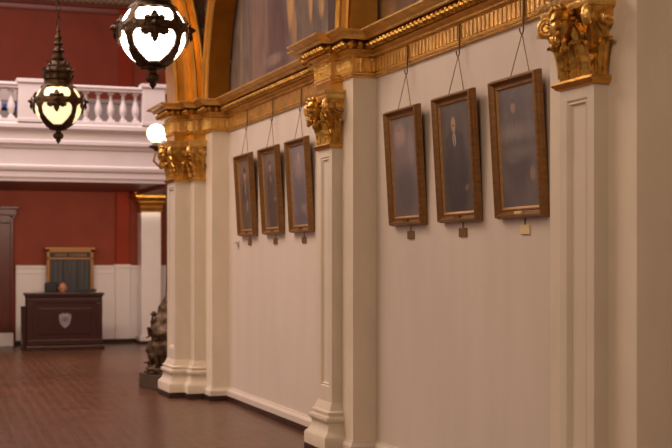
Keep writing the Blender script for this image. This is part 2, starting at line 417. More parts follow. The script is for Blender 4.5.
struct(b, 'trim_7', M['gold_plain'], 'gilded jamb block standing on the cornice over the middle pier', 'arch jamb')
# transverse arch
RT = 5.2; CT = 3.51-RT; b = MB()
arch_band(b, 'XZ', CT, [(RT, 16.5), (RT, 16.02), (RT+.03, 16.0), (RT+.05, 16.02), (RT+.13, 16.02), (RT+.15, 16.0), (RT+.19, 16.0), (RT+.19, 15.8), (RT+.22, 15.78), (RT+.24, 15.8), (RT+.30, 15.8), (RT+.32, 15.78), (RT+.345, 15.8), (RT+.345, 15.9)], 0, PI, 90)
arch_band(b, 'XZ', CT, [(RT, 16.5), (RT+.345, 16.5)], 0, PI, 90)
struct(b, 'trim_8', M['gold_plain'], 'broad gilded arch spanning the hall at the far clustered pier', 'arch', smooth=True)
b = MB(); A = [(CT+(RT+.34)*math.cos(PI*k/80), ZC+(RT+.34)*math.sin(PI*k/80)) for k in range(81)]
for (p, q) in zip(A[:-1], A[1:]):
    for yy in (15.9, 16.5): b.add([(p[0], yy, p[1]), (q[0], yy, q[1]), (q[0], yy, CEIL), (p[0], yy, CEIL)], [(0, 1, 2, 3)])
b.add([(3.85, 15.9, ZC), (XR, 15.9, ZC), (XR, 15.9, CEIL), (3.85, 15.9, CEIL)], [(0, 1, 2, 3)])
b.add([(3.85, 16.5, ZC-.1), (XR, 16.5, ZC-.1), (XR, 16.5, CEIL), (3.85, 16.5, CEIL)], [(0, 1, 2, 3)])
b.add([(XW+.3, 16.9, ZC-.2), (XR, 16.9, ZC-.2), (XR, 16.5, ZC-.2), (XW+.3, 16.5, ZC-.2)], [(0, 1, 2, 3)])
struct(b, 'wall_arch', M['orn'], 'painted wall above the broad gilded arch', 'wall')
# murals ----------------------------------------------------------------------
def mural(y0, y1, m, label):
    c = (y0+y1)/2; R = (y1-y0)/2+.02; A = arch_pts(0, R, 48)
    t = empty('lunette_mural', (XW+.02, c, ZC-.08))
    b = MB(); n = len(A)
    vs = [(0, p[0], p[1]-ZC+.08) for p in A]+[(0, -R, 0), (0, R, 0)]
    vs += [(.03, p[1], p[2]) for p in vs]
    k = n+2; b.add(vs, [tuple(range(k)), tuple(range(k, 2*k))[::-1]]+[(i, (i+1) % k, (i+1) % k+k, i+k) for i in range(k)])
    b.build('painted_canvas', m, t); tag(t, label, 'mural')
och = (.40, .24, .11)
mm = canvas_mat('mural_grey_violet', (.125, .098, .088), (.175, .140, .12),
    [(-.35, .9, .09, .75, .3, (.20, .15, .13)), (.35, .5, .55, .75, .5, (.105, .07, .08)), (.9, .7, .35, .8, .5, (.19, .13, .12)), (-.26, 1.0, .13, .42, .3, och), (-.40, .55, .07, .22, .3, (.30, .19, .12)), (-.93, .86, .07, .32, .25, och), (-1.27, .86, .09, .34, .2, och),
     (1.7, .8, .05, 1.3, .5, (.23, .17, .14)), (1.15, .9, .04, 1.0, .5, (.21, .15, .13)), (.4, .35, .35, .06, .6, (.21, .15, .14)), (0, 1.6, .9, .35, .5, (.3, .2, .12))], .38, .2)
mural(11.07, 15.46, mm, 'grey-violet mural with ochre drapery under the far gilded arch')
mm = canvas_mat('mural_brown', (.12, .065, .045), (.17, .10, .065), [(0, 1, .6, .8, .5, (.2, .13, .09))], .4, .3)
mural(7.0, 10.47, mm, 'dim brown mural above the cornice over the three nearer portraits')

# ------------------------------------------------------------------ pilasters
def volute_mesh(mb, c, dirn, r=.055, th=.05, turns=2.1):
    """scroll in the vertical plane holding dirn"""
    c = Vector(c); d = Vector(dirn).normalized(); side = Vector((-d.y, d.x, 0)); up = Vector((0, 0, 1))
    n = 44; pts = []; rad = []
    for i in range(n+1):
        t = i/n; a = PI/2-turns*2*PI*t; rr = r*(1-.80*t)
        pts.append(c+d*(math.cos(a)*rr)+up*(math.sin(a)*rr)); rad.append(.014*(1-.45*t))
    vs = []; fs = []; m = 8
    for i, p in enumerate(pts):
        rv = (p-c).normalized()
        for k in range(m):
            w = 2*PI*k/m; vs.append(p+rv*math.cos(w)*rad[i]+side*math.sin(w)*th/2)
    for i in range(n):
        for k in range(m): k2 = (k+1) % m; fs.append((i*m+k, i*m+k2, (i+1)*m+k2, (i+1)*m+k))
    fs.append(tuple(range(m))); fs.append(tuple(n*m+k for k in range(m))[::-1])
    mb.add(vs, fs)
    mb.tube([c-side*th*.52, c+side*th*.52], r*.30, 10)
    disc = [c-side*th*.30, c+side*th*.30]; mb.tube(disc, r*.84, 18)
def head_fn(d, p):
    # faces -X ; brow, nose, mouth, chin, cheeks
    q = p.copy(); f = max(0, -d.x)
    if f > .1:
        y, z = d.y, d.z
        q.x -= .030*math.exp(-((y/.15)**2))*math.exp(-(((z+.05)/.22)**2))          # nose
        q.x -= .016*math.exp(-(((z-.28)/.10)**2))*math.exp(-((y/.5)**2))            # brow
        for s_ in (-1, 1): q.x += .020*math.exp(-(((y-.30*s_)/.14)**2+((z-.14)/.09)**2))  # eye sockets
        q.x += .007*math.exp(-(((z+.36)/.05)**2))*math.exp(-((y/.28)**2))            # mouth line
        q.x -= .009*math.exp(-(((z+.62)/.18)**2))*math.exp(-((y/.3)**2))             # chin
    return q
_cap = {}
def capital(parent, w, dep, z0, head=True):
    """local frame: front plane x=0, outwards -x, pilaster spans y -w/2..w/2, back x=dep"""
    h = .48; P = [(dep, -w/2), (0, -w/2), (0, w/2), (dep, w/2)]
    key = (round(w, 3), round(dep, 3), head)
    if key not in _cap:
        L_ = []
        b = MB(); b.sweep(P, [(0, 0), (.035, 0), (.04, .012), (.03, .028), (0, .03), (.0, .05), (.004, .2), (.02, .32), (.05, .39), (.06, .41), (0, .41)])
        L_.append(('capital', b, 0, 'gold_cap'))
        b = MB(); b.sweep(P, [(0, .40), (.075, .405), (.085, .42), (.085, .44), (.10, .455), (.105, .48), (0, .48)])
        b.add([(dep, -w/2-.1, .479), (-.1, -w/2-.1, .479), (-.1, w/2+.1, .479), (dep, w/2+.1, .479)], [(0, 1, 2, 3)])
        L_.append(('abacus', b, 1, 'gold'))
        n = 3 if w > .3 else 2
        for k in range(n):
            y = (k+.5)/n*w-w/2; b = MB(); leaf_mesh(b, (-.006, y, .03), (0, 1, 0), (-1, 0, 0), w/n*1.05, .19, .022, .22); L_.append(('leaf', b, 1, 'gold_cap'))
        for k in range(n-1):
            y = (k+1)/n*w-w/2; b = MB(); leaf_mesh(b, (-.006, y, .08), (0, 1, 0), (-1, 0, 0), w/n*1.0, .25, .026, .22); L_.append(('leaf', b, 1, 'gold_cap'))
        for s_ in (-1, 1):
            b = MB(); leaf_mesh(b, (dep*.55, s_*(w/2+.006), .03), (1, 0, 0), (0, s_, 0), min(.13, dep*1.0), .20, .022, .2); L_.append(('leaf', b, 1, 'gold_cap'))
            b = MB(); leaf_mesh(b, (.012, s_*(w/2-.012), .05), (.7, s_*.7, 0), (-.7, s_*.7, 0), .10, .27, .030, .26); L_.append(('leaf', b, 1, 'gold_cap'))
            b = MB(); volute_mesh(b, (-.060, s_*(w/2+.042), .345), (-.76, s_*.65, 0), .056, .050); L_.append(('volute', b, 1, 'gold'))
            b = MB(); volute_mesh(b, (dep*.62, s_*(w/2+.035), .345), (1, 0, 0), .046, .05); L_.append(('volute', b, 1, 'gold'))
        if head:
            b = MB(); b.ball((-.085, 0, .325), (.088, .076, .108), 32, 24, head_fn)
            for k in range(60):   # curls of hair and beard
                a = random.uniform(0, 2*PI); e = random.uniform(-.1, 1.0)
                d = Vector((math.cos(e)*math.cos(a), math.cos(e)*math.sin(a), math.sin(e)))
                if d.x < -.35 and d.z < .66: continue
                b.ball((-.085+d.x*.084, d.y*.078, .335+d.z*.108), random.uniform(.013, .021), 8, 6)
            for k in range(16):
                y = random.uniform(-.05, .05); z = random.uniform(-.15, -.085)
                b.ball((-.135-.02*math.cos(y*30)+.3*abs(z+.085), y, .325+z), (.018, .015, .026), 8, 6)
            for s_ in (-1, 1): b.ball((-.08, s_*.075, .32), (.014, .010, .024), 8, 6)
            cr_, sr_ = math.cos(R_(42)), math.sin(R_(42))
            b.v = [(-.09+(x+.085)*cr_-y*sr_, (x+.085)*sr_+y*cr_, z) for (x, y, z) in b.v]
            L_.append(('mask_head', b, 1, 'gold_cap'))
        _cap[key] = L_
        objs = []
        for (nm, mb, lev, mt) in L_:
            o = mb.build(nm, M[mt], smooth=True); objs.append((o, lev))
        _cap[key] = objs; first = True
    else: first = False
    root = None
    for (o, lev) in _cap[key]:
        q = o if first else o.copy()
        if not first: COL.objects.link(q)
        if lev == 0: q.parent = parent; q.location = (0, 0, z0); root = q
        else: q.parent = root; q.location = (0, 0, 0)
    return root
def pilaster(xf, dep, yc, w, label, panel=True, head=True, under=None):
    if under:
        t = under; n0 = set(o.name for o in bpy.data.objects)
    else:
        t = empty('pilaster', (xf, yc, 0)); tag(t, label, 'pilaster')
    P = [(dep, -w/2), (0, -w/2), (0, w/2), (dep, w/2)]
    # base
    b = MB(); b.sweep(P, [(0, 0), (.10, 0), (.10, .07), (0, .07)]); b.build('plinth_foot', M['darkbase'], t)
    b = MB(); b.sweep(P, [(0, .07), (.10, .07), (.10, .165), (.092, .18), (.070, .20), (.052, .235), (.045, .285), (.05, .295), (.066, .305), (.072, .325), (.064, .345), (.045, .352), (.042, .362), (.052, .372), (.050, .388), (.030, .398), (.022, .42), (.008, .45), (0, .47)])
    b.build('base', M['shaft'], t, smooth=True)
    # shaft with recessed front panel
    b = MB(); z0, z1 = .44, 2.735; m = .075; g = .014
    y0, y1 = -w/2, w/2; a0, a1 = z0+.16, z1-.10
    b.add([(dep, y0, z0), (0, y0, z0), (0, y0, z1), (dep, y0, z1)], [(0, 1, 2, 3)])
    b.add([(dep, y1, z0), (0, y1, z0), (0, y1, z1), (dep, y1, z1)], [(3, 2, 1, 0)])
    rings = [(0, 0, y0, y1, z0, z1)]
    if panel:
        lv = [(0, 0), (.010, .012), (.022, .004), (.032, .022)]
        R0 = [(0, y0, z0), (0, y1, z0), (0, y1, z1), (0, y0, z1)]
        rs = [R0]+[[(x, y0+m+i, a0+i), (x, y1-m-i, a0+i), (x, y1-m-i, a1-i), (x, y0+m+i, a1-i)] for (i, x) in lv]
        for r0, r1 in zip(rs[:-1], rs[1:]):
            b.add(r0+r1, [(k, (k+1) % 4, (k+1) % 4+4, k+4) for k in range(4)])
        b.add(rs[-1], [(0, 1, 2, 3)])
    else: b.add([(0, y0, z0), (0, y1, z0), (0, y1, z1), (0, y0, z1)], [(0, 1, 2, 3)])
    b.build('shaft', M['shaft'], t)
    b = MB(); b.sweep(P, [(0, 2.700), (.018, 2.705), (.03, 2.722), (.0, 2.724)]); b.build('necking', M['gold_plain'], t)
    capital(t, w, dep, 2.722, head)
    b = MB(); b.sweep(P, [(0, 3.20), (.012, 3.20), (.012, 3.297), (0, 3.297)]); b.build('impost_block', M['gold_plain'], t)
    if under:
        for o in list(bpy.data.objects):
            if o.name not in n0 and o.parent == t: o.location.x += xf-t.location.x
    return t
pilaster(XF, XP-XF, 6.525, .38, 'cream panelled pilaster under the large gilded head capital at right')
pilaster(XF, XP-XF, 10.945, .38, 'cream panelled pilaster between the two groups of three portraits')
cl = pilaster(3.51, .19, 16.26, .48, 'stepped cluster of pilasters with gilded capitals at the far end, beside the bronze torchere')
pilaster(3.70, XP-3.70, 16.26, .92, '', panel=False, head=False, under=cl)

# ------------------------------------------------------------------ lobby behind the arch
b = MB(); b.box(XL, XR, YB, YB+.1, 0, CEIL); struct(b, 'wall_back', M['redlow'], 'dark red wall at the far end of the lobby', 'wall')
YF = 21.5
# white wainscot low
b = MB(); b.box(2.62, XR, YB-.04, YB, .09, 1.56); b.box(2.62, XR, YB-.07, YB, 1.55, 1.61); b.box(2.62, XR, YB-.055, YB, 1.44, 1.47)
b.box(2.62, XR, YB-.055, YB, .09, .22)
b.box(4.62, 4.92, YB-.10, YB, .09, 1.58); b.box(4.60, 4.94, YB-.12, YB, 1.55, 1.63)
struct(b, 'trim_9', M['white'], 'white marble wainscot along the far lobby wall', 'wainscot', bevel=.006)
b = MB(); b.box(2.62, XR, YB-.07, YB, 0, .09); struct(b, 'baseboard_back', M['darkbase'], 'dark strip under the white lobby wainscot', 'baseboard')
b = MB(); b.box(4.64, 4.90, YB-.09, YB, 1.56, 3.12); b.box(4.70, 4.98, YB-.05, YB, 5.2, 6.9)
struct(b, 'trim_10', M['red'], 'flat red wall strips behind the white column', 'wall strip')
# balcony slab, fascia
b = MB(); b.box(XL, XR, YF+.05, YB, 3.12, 3.9)
struct(b, 'trim_11', M['redwood'], 'dark red underside of the balcony', 'balcony floor')
b = MB(); Pf = [(XR, YF), (XL, YF)]
# travel towards -X puts the left side at -Y
Pf = [(XR, YF+.1), (XL, YF+.1)]
def sweep_front(mb, prof):
    # offset toward -Y : travel from XR to XL has left side = -Y
    mb.sweep(Pf, prof)
sweep_front(b, [(-.02, 3.0), (.05, 3.0), (.055, 3.04), (.07, 3.07), (.07, 3.16), (.09, 3.18), (.1, 3.22), (.1, 3.25), (.07, 3.27), (.07, 3.52), (.09, 3.54), (.10, 3.58), (.13, 3.61), (.13, 3.66), (.10, 3.68), (.10, 3.80), (.14, 3.83), (.17, 3.86), (.17, 3.92), (.12, 3.95), (-.2, 3.95)])
sweep_front(b, [(-.02, 3.13), (-.02, 3.0)])
struct(b, 'trim_12', M['white'], 'white moulded balcony front across the lobby', 'balcony front')
b = MB(); b.box(XL, XR, YF+.4, YF+.55, 3.03, 3.12)
for k in range(90):
    x = 0+.09*k
    if x < XR: b.box(x, x+.045, YF+.34, YF+.4, 3.04, 3.10)
b.box(4.95, 5.60, YF+.4, YB-.55, 3.04, 3.12)

struct(b, 'trim_13', M['redwood'], 'dark red beams and dentils under the balcony', 'beam')
# upper wall finish
b = MB(); b.box(XL, XR, YB-.05, YB, 3.9, 5.0); b.box(XL, XR, YB-.08, YB, 4.95, 5.03)
struct(b, 'trim_14', M['greywain'], 'grey panelling behind the balustrade', 'wainscot')
b = MB(); b.sweep([(XR, YB), (XL, YB)], [(0, 6.78), (.02, 6.79), (.03, 6.82), (.02, 6.83), (.02, 6.90), (.06, 6.93), (.08, 6.98), (0, 6.98)])
struct(b, 'trim_15', mat('red_moulding', (.22, .06, .035, 1), .35), 'red moulding high on the lobby wall', 'moulding')
b = MB(); b.sweep([(XR, YB), (XL, YB)], [(0, 6.98), (.12, 6.98), (.12, 7.14), (.3, 7.2), (.35, 7.35), (0, 7.4)])
for k in range(60): x = .5+k*.12; b.box(x, x+.06, YB-.2, YB-.1, 7.0, 7.12)
struct(b, 'trim_16', mat('stone_dentils', (.36, .24, .13, 1), .5, nscale=9, namt=.3), 'pale dentil cornice at the top of the lobby wall', 'cornice')

# white column with gilded capital
t = empty('marble_column', (5.29, 26.62, 0)); tag(t, 'square white marble column with plain gilded capital under the balcony', 'column')
b = MB(); b.box(-.205, .205, -.2, .24, .12, 2.74); b.build('shaft', M['marble'], t, bevel=.02)
b = MB(); b.box(-.24, .24, -.235, .26, .06, .16); b.build('base', M['white'], t, bevel=.01)
b = MB(); b.box(-.25, .25, -.245, .265, 0, .06); b.build('foot', M['darkbase'], t)
def sq(mb, prof):
    mb.sweep([(-.2, -.2), (-.2, .2), (.2, .2), (.2, -.2)][::1], prof, closed=True)
b = MB()
vs = []; pr = [(.0, 2.70), (.02, 2.71), (.03, 2.75), (.02, 2.79), (.03, 2.84), (.06, 2.90), (.065, 2.93), (.10, 2.94), (.14, 3.0), (.15, 3.11)]
for (o, z) in pr: vs += [(-.205-o, -.2-o, z), (.205+o, -.2-o, z), (.205+o, .2+o, z), (-.205-o, .2+o, z)]
fs = [(4*i+k, 4*i+(k+1) % 4, 4*i+4+(k+1) % 4, 4*i+4+k) for i in range(len(pr)-1) for k in range(4)]+[(3, 2, 1, 0), tuple(4*(len(pr)-1)+k for k in range(4))]
b.add(vs, fs); b.build('capital', M['gold_plain'], t)

# balustrade
t = empty('balustrade', (0, YF+.06, 3.95)); tag(t, 'white balcony balustrade with turned balusters and square pedestals', 'balustrade'); t.scale.z = .91
xs = [-1.91, .11, 2.13, 4.15, 6.17]
b = MB(); b.box(-1.91, 6.55, -.09, .09, 0, .06); b.build('bottom_rail', M['white'], t, bevel=.008)
b = MB()
for a0, a1 in zip(xs[:-1], xs[1:]): b.box(a0+.37, a1+.01, -.10, .10, .60, .70); b.box(a0+.37, a1+.01, -.12, .12, .65, .69)
b.build('handrail', M['white'], t, bevel=.008)
ped = MB(); ped.box(0, .38, -.12, .12, 0, .72); ped.box(-.025, .405, -.145, .145, .70, .77); ped.box(-.015, .395, -.13, .13, 0, .07)
p0 = ped.build('pedestal', M['white'], t, bevel=.008); p0.location.x = xs[0]
for x in xs[1:]: q = p0.copy(); COL.objects.link(q); q.parent = t; q.location.x = x
bl = MB(); bl.box(-.055, .055, -.055, .055, .06, .10)
bl.lathe([(.045, .10), (.05, .115), (.03, .13), (.028, .15), (.055, .21), (.064, .27), (.058, .33), (.036, .42), (.026, .48), (.036, .50), (.026, .515), (.03, .55), (.045, .56)], n=14)
bl.box(-.05, .05, -.05, .05, .56, .61)
first = None
for a0, a1 in zip(xs[:-1], xs[1:]):
    for k in range(8):
        x = a0+.38+(a1-a0-.38)*(k+.5)/8
        if first is None: q = first = bl.build('baluster', M['white'], t, smooth=True)
        else: q = first.copy(); COL.objects.link(q); q.parent = t
        q.location.x = x
# blue balcony chairs
def blue_chair(x, y, rz, label):
    t = empty('balcony_chair', (x, y, 3.9), (0, 0, rz)); tag(t, label, 'chair', 'blue chairs on the balcony')
    b = MB(); b.box(-.22, .22, -.22, .22, .40, .48); b.build('seat', M['blue'], t, bevel=.02)
    b = MB(); b.box(-.22, .22, .19, .23, .52, .86); b.build('backrest', M['greywain'], t, bevel=.015)
    for sx in (-1, 1):
        for sy in (-1, 1):
            b = MB(); b.tube([(sx*.19, sy*.19, 0), (sx*.2, sy*.2, .41 if sy < 0 else .8)], .013, 8); b.build('leg', M['black'], t)
blue_chair(2.02, 22.9, PI, 'blue-seated chair on the balcony behind the balusters, beside the pedestal')
blue_chair(1.42, 22.9, PI, 'blue-seated chair on the balcony at the left edge of the picture')

# door on the left of the back wall
b = MB(); x1 = 2.56
b.box(x1-.36, x1, YB-.14, YB, .26, 2.62); b.box(x1-.06, x1, YB-.17, YB, .26, 2.62); b.box(x1-.36, x1-.31, YB-.17, YB, .26, 2.62)
b.box(.55, .91, YB-.14, YB, .26, 2.62)
b.box(.50, x1+.06, YB-.2, YB, 2.62, 2.74); b.box(.46, x1+.10, YB-.26, YB, 2.74, 2.80); b.box(.50, x1+.04, YB-.17, YB, 2.55, 2.64)
b.box(x1-.28, x1-.06, YB-.23, YB, 2.46, 2.62)
fr = struct(b, 'door_1', M['redwood'], 'dark red wooden doorway at the left edge of the lobby wall', 'door', bevel=.01)
b = MB(); b.box(.91, x1-.36, YB-.08, YB-.02, .02, 2.1)
for (za, zb) in ((.25, .95), (1.1, 2.0)):
    b.box(1.02, 1.5, YB-.10, YB-.07, za, zb); b.box(1.62, x1-.46, YB-.10, YB-.07, za, zb)
d = b.build('door_leaf', M['redwood'], fr, bevel=.01)
b = MB(); b.ball((x1-.45, YB-.13, 1.0), .035); b.build('door_knob', M['plaque_dark'], d, smooth=True)
b = MB(); b.box(.91, x1-.36, YB-.07, YB-.03, 2.2, 2.54); b.build('transom_glass', M['transom'], fr)
b = MB(); b.box(.91, x1-.36, YB-.12, YB, 2.1, 2.2); b.box(1.5, 1.56, YB-.1, YB-.02, 2.2, 2.55); b.build('transom_bar', M['redwood'], fr)
b = MB(); b.box(x1-.36, x1+.0, YB-.18, YB, 0, .26); b.box(.55, .91, YB-.18, YB, 0, .26); b.build('plinth_block', M['white'], fr)

# framed directory board
t = empty('framed_board', (3.683, YB-.16, -.04)); tag(t, 'tall gold-framed glass board with dark curtained panels behind the guard', 'framed board')
X0, X1 = -.47, .47
b = MB(); b.box(X0, X0+.06, -.05, .06, .05, 1.98); b.box(X1-.06, X1, -.05, .06, .05, 1.98); b.box(X0, X1, -.05, .06, 1.92, 1.98); b.box(X0, X1, -.05, .06, 1.77, 1.81)
b.box(X0-.03, X1+.03, -.07, .06, 1.97, 2.02); b.box(X0, X1, -.05, .06, .0, .1); b.build('frame', M['directory_gold'], t, bevel=.006)
b = MB(); b.box(X0+.06, X1-.06, .0, .03, .1, 1.77); b.build('curtained_glass', M['glass_dark'], t)
for k in (-.14, .14):
    b = MB(); b.box(k-.012, k+.012, -.02, .0, .1, 1.77); b.build('glazing_bar', M['black'], t)
b = MB(); b.box(X0+.06, X1-.06, -.01, .03, 1.81, 1.92); hd = b.build('header_panel', M['black'], t)
x = -.30
for wd in (.05, .03, .05, .04, 0, .05, .03, .05, .05, .03, .04):
    if wd: 
        b = MB(); b.box(x, x+.011, -.016, -.008, 1.835, 1.895); b.box(x+wd-.011, x+wd, -.016, -.008, 1.835, 1.895); b.box(x, x+wd, -.016, -.008, 1.86, 1.872); b.build('letter', M['directory_gold'], hd)
    x += (wd or .03)+.018

# security desk
t = empty('security_desk', (3.37, 25.15, 0)); tag(t, 'dark mahogany security desk with a pewter shield seal on its front', 'desk')
b = MB(); b.box(-.71, .71, 0, .36, .05, 1.05)
for (xa, xb, za, zb) in ((-.71, .71, .9, .98), (-.71, .71, .1, .2), (-.71, -.60, .2, .9), (.60, .71, .2, .9)): b.box(xa, xb, -.018, 0, za, zb)
b.box(-.5, .5, -.012, 0, .3, .8)
b.build('body', M['desk'], t, bevel=.006)
b = MB(); b.box(-.745, .745, -.05, .42, 1.05, 1.09); b.box(-.725, .725, -.03, .38, 1.02, 1.05); b.build('desk_top', M['desk'], t, bevel=.01)
b = MB(); b.box(-.73, .75, -.035, .38, 0, .08); b.build('kick_plinth', M['desk'], t, bevel=.01)
b = MB(); b.box(-.79, -.71, .1, .36, 0, .84); b.build('side_cabinet', M['desk'], t, bevel=.008)
b = MB(); out = [(-.11, .10), (-.07, .12), (-.04, .14), (0, .12), (.04, .14), (.07, .12), (.11, .10), (.10, .0), (.08, -.07), (.03, -.13), (0, -.15), (-.03, -.13), (-.08, -.07), (-.10, 0)]
vs = [(x*1.05, -.022, .57+z) for x, z in out]+[(x*1.05, -.012, .57+z) for x, z in out]; n = len(out)
b.add(vs, [tuple(range(n)), tuple(range(n, 2*n))[::-1]]+[(i, (i+1) % n, (i+1) % n+n, i+n) for i in range(n)])
se = b.build('shield_seal', M['seal'], t); se['label'] = 'pewter grey shield seal'
b = MB(); b.ball((0, -.024, .59), (.045, .006, .055)); b.box(-.07, -.055, -.026, -.02, .52, .65); b.box(.055, .07, -.026, -.02, .52, .65); b.box(-.05, .05, -.026, -.02, .49, .50)
b.build('seal_crest', M['sealdark'], se)

# office chair
t = empty('office_chair', (3.27, 26.22, 0)); tag(t, 'black high-backed office chair behind the security desk', 'chair')
b = MB(); b.box(-.22, .22, -.24, .2, .44, .52); b.build('seat', M['black'], t, bevel=.03)
b = MB(); b.box(-.13, .13, .2, .27, .60, 1.27); b.build('backrest', M['black'], t, bevel=.04)
b = MB(); b.tube([(0, 0, .08), (0, 0, .45)], .03)
for k in range(5): a = 2*PI*k/5; b.tube([(0, 0, .1), (.27*math.cos(a), .27*math.sin(a), .06)], .02)
b.build('pedestal_base', M['black'], t)
for k in range(5): a = 2*PI*k/5; b = MB(); b.ball((.27*math.cos(a), .27*math.sin(a), .03), .03); b.build('caster', M['black'], t)

# seated person
def skin_body(name, verts, edges, radii, m, parent):
    me = bpy.data.meshes.new(name); me.from_pydata(verts, edges, []); me.materials.append(m)
    o = bpy.data.objects.new(name, me); COL.objects.link(o); o.parent = parent
    sk = o.modifiers.new('skin', 'SKIN')
    sl = me.skin_vertices[0].data if me.skin_vertices else None
    if sl is None:
        bpy.context.view_layer.objects.active = o
        sl = o.data.skin_vertices[0].data
    for i, r in enumerate(radii): sl[i].radius = (r, r) if not isinstance(r, tuple) else r
    sl[0].use_root = True; sk.use_smooth_shade = True
    o.modifiers.new('sub', 'SUBSURF').levels = 1; o.modifiers['sub'].render_levels = 2
    return o
t = empty('person', (3.44, 26.05, -.03)); tag(t, 'seated person in dark clothes looking over the security desk', 'person')
V = [(0, .05, .58), (0, .06, .78), (0, .05, .97), (0, .02, 1.06), (0, .0, 1.12),
     (.15, .04, .99), (.20, -.04, .78), (.14, -.22, .74), (-.15, .04, .99), (-.20, -.04, .78), (-.14, -.22, .74),
     (.09, .0, .57), (.10, -.36, .56), (.10, -.36, .12), (-.09, .0, .57), (-.10, -.36, .56), (-.10, -.36, .12), (.10, -.46, .05), (-.10, -.46, .05)]
E = [(0, 1), (1, 2), (2, 3), (3, 4), (2, 5), (5, 6), (6, 7), (2, 8), (8, 9), (9, 10), (0, 11), (11, 12), (12, 13), (0, 14), (14, 15), (15, 16), (13, 17), (16, 18)]
RD = [.13, .125, .13, .06, .05, .065, .045, .035, .065, .045, .035, .085, .06, .045, .085, .06, .045, .04, .04]
skin_body('body', V, E, RD, M['cloth'], t)
b = MB()
def hfn(d, p):
    q = p.copy()
    if d.y < -.2:
        x, z = d.x, d.z
        q.y -= .018*math.exp(-((x/.14)**2))*math.exp(-(((z+.08)/.2)**2)); q.y -= .005*math.exp(-(((z-.2)/.1)**2))
        for s_ in (-1, 1): q.y += .008*math.exp(-(((x-.33*s_)/.14)**2+((z-.05)/.08)**2))
        q.y += .004*math.exp(-(((z+.4)/.05)**2)); q.y -= .006*math.exp(-(((z+.7)/.15)**2))
    q.x *= 1-.18*max(0, -d.z); return q
b.ball((0, -.01, 1.20), (.075, .092, .112), 24, 18, hfn)
for s_ in (-1, 1): b.ball((s_*.077, 0, 1.195), (.012, .02, .03), 8, 6)
b.tube([(0, .02, 1.03), (0, 0, 1.13)], .052, 12)
hd = b.build('head', M['skin'], t, smooth=True)
for s_ in (-1, 1):   # hands resting in the lap: palm and five fingers each
    b = MB()
    b.ball((s_*.13, -.27, .74), (.04, .05, .016), 10, 6)
    for k in range(4):
        x = s_*(.13)+(-.03+.02*k); L0 = (.055, .07, .075, .06)[k]
        b.tube([(x, -.30, .745), (x, -.30-L0*.6, .747), (x, -.30-L0, .732)], [.009, .008, .006], 6)
    b.tube([(s_*.13-s_*.03, -.25, .74), (s_*.13-s_*.06, -.28, .745), (s_*.13-s_*.062, -.31, .738)], [.011, .009, .007], 6)
    b.build('hand', M['skin'], t, smooth=True)
b = MB(); b.ball((0, .012, 1.235), (.081, .092, .088), 20, 12, lambda d, p: p if d.z > -.1 and d.y > -.62 else p*.8); b.build('hair', M['hair'], t, smooth=True)

# monitor
t = empty('monitor', (3.92, 25.9, 1.09)); t.location = (3.80, 25.40, 1.09)
b = MB(); b.tube([(0, 0, 0), (0, 0, .012)], .07, 14); b.build('stand', M['black'], t)
b = MB(); b.box(-.2, .2, -.015, .015, .012, .07); b.build('screen', M['black'], t, bevel=.005)
tag(t, 'low black device lying on the security desk top, right of the person', 'desk device')

# ------------------------------------------------------------------ portraits
FZ = 2.0; FH = .945; FW = .68; LEAN = -.060
def rect_frame(mb, w, h, prof):
    """prof (inset, protrusion); local: y centred, z 0..h, outward -x"""
    vs = []
    for (i, o) in prof: vs += [(-o, -w/2+i, i), (-o, w/2-i, i), (-o, w/2-i, h-i), (-o, -w/2+i, h-i)]
    fs = [(4*a+k, 4*a+(k+1) % 4, 4*a+4+(k+1) % 4, 4*a+4+k) for a in range(len(prof)-1) for k in range(4)]
    mb.add(vs, fs)
fb = MB(); rect_frame(fb, FW, FH, [(.07, .0), (0, 0), (0, .030), (.006, .036), (.008, .052), (.014, .060), (.022, .060), (.028, .048), (.040, .030), (.050, .026), (.052, .031), (.058, .031), (.058, .018)])
sb = MB(); rect_frame(sb, FW, FH, [(.056, .0), (.056, .026), (.064, .027), (.078, .014), (.078, .0)])
cb = MB(); cb.box(-.014, -.004, -FW/2+.07, FW/2-.07, .07, FH-.07)
nb = MB(); nb.box(-.050, -.034, -.05, .05, .030, .048)
skin = (.30, .17, .115); suit = (.028, .022, .026)
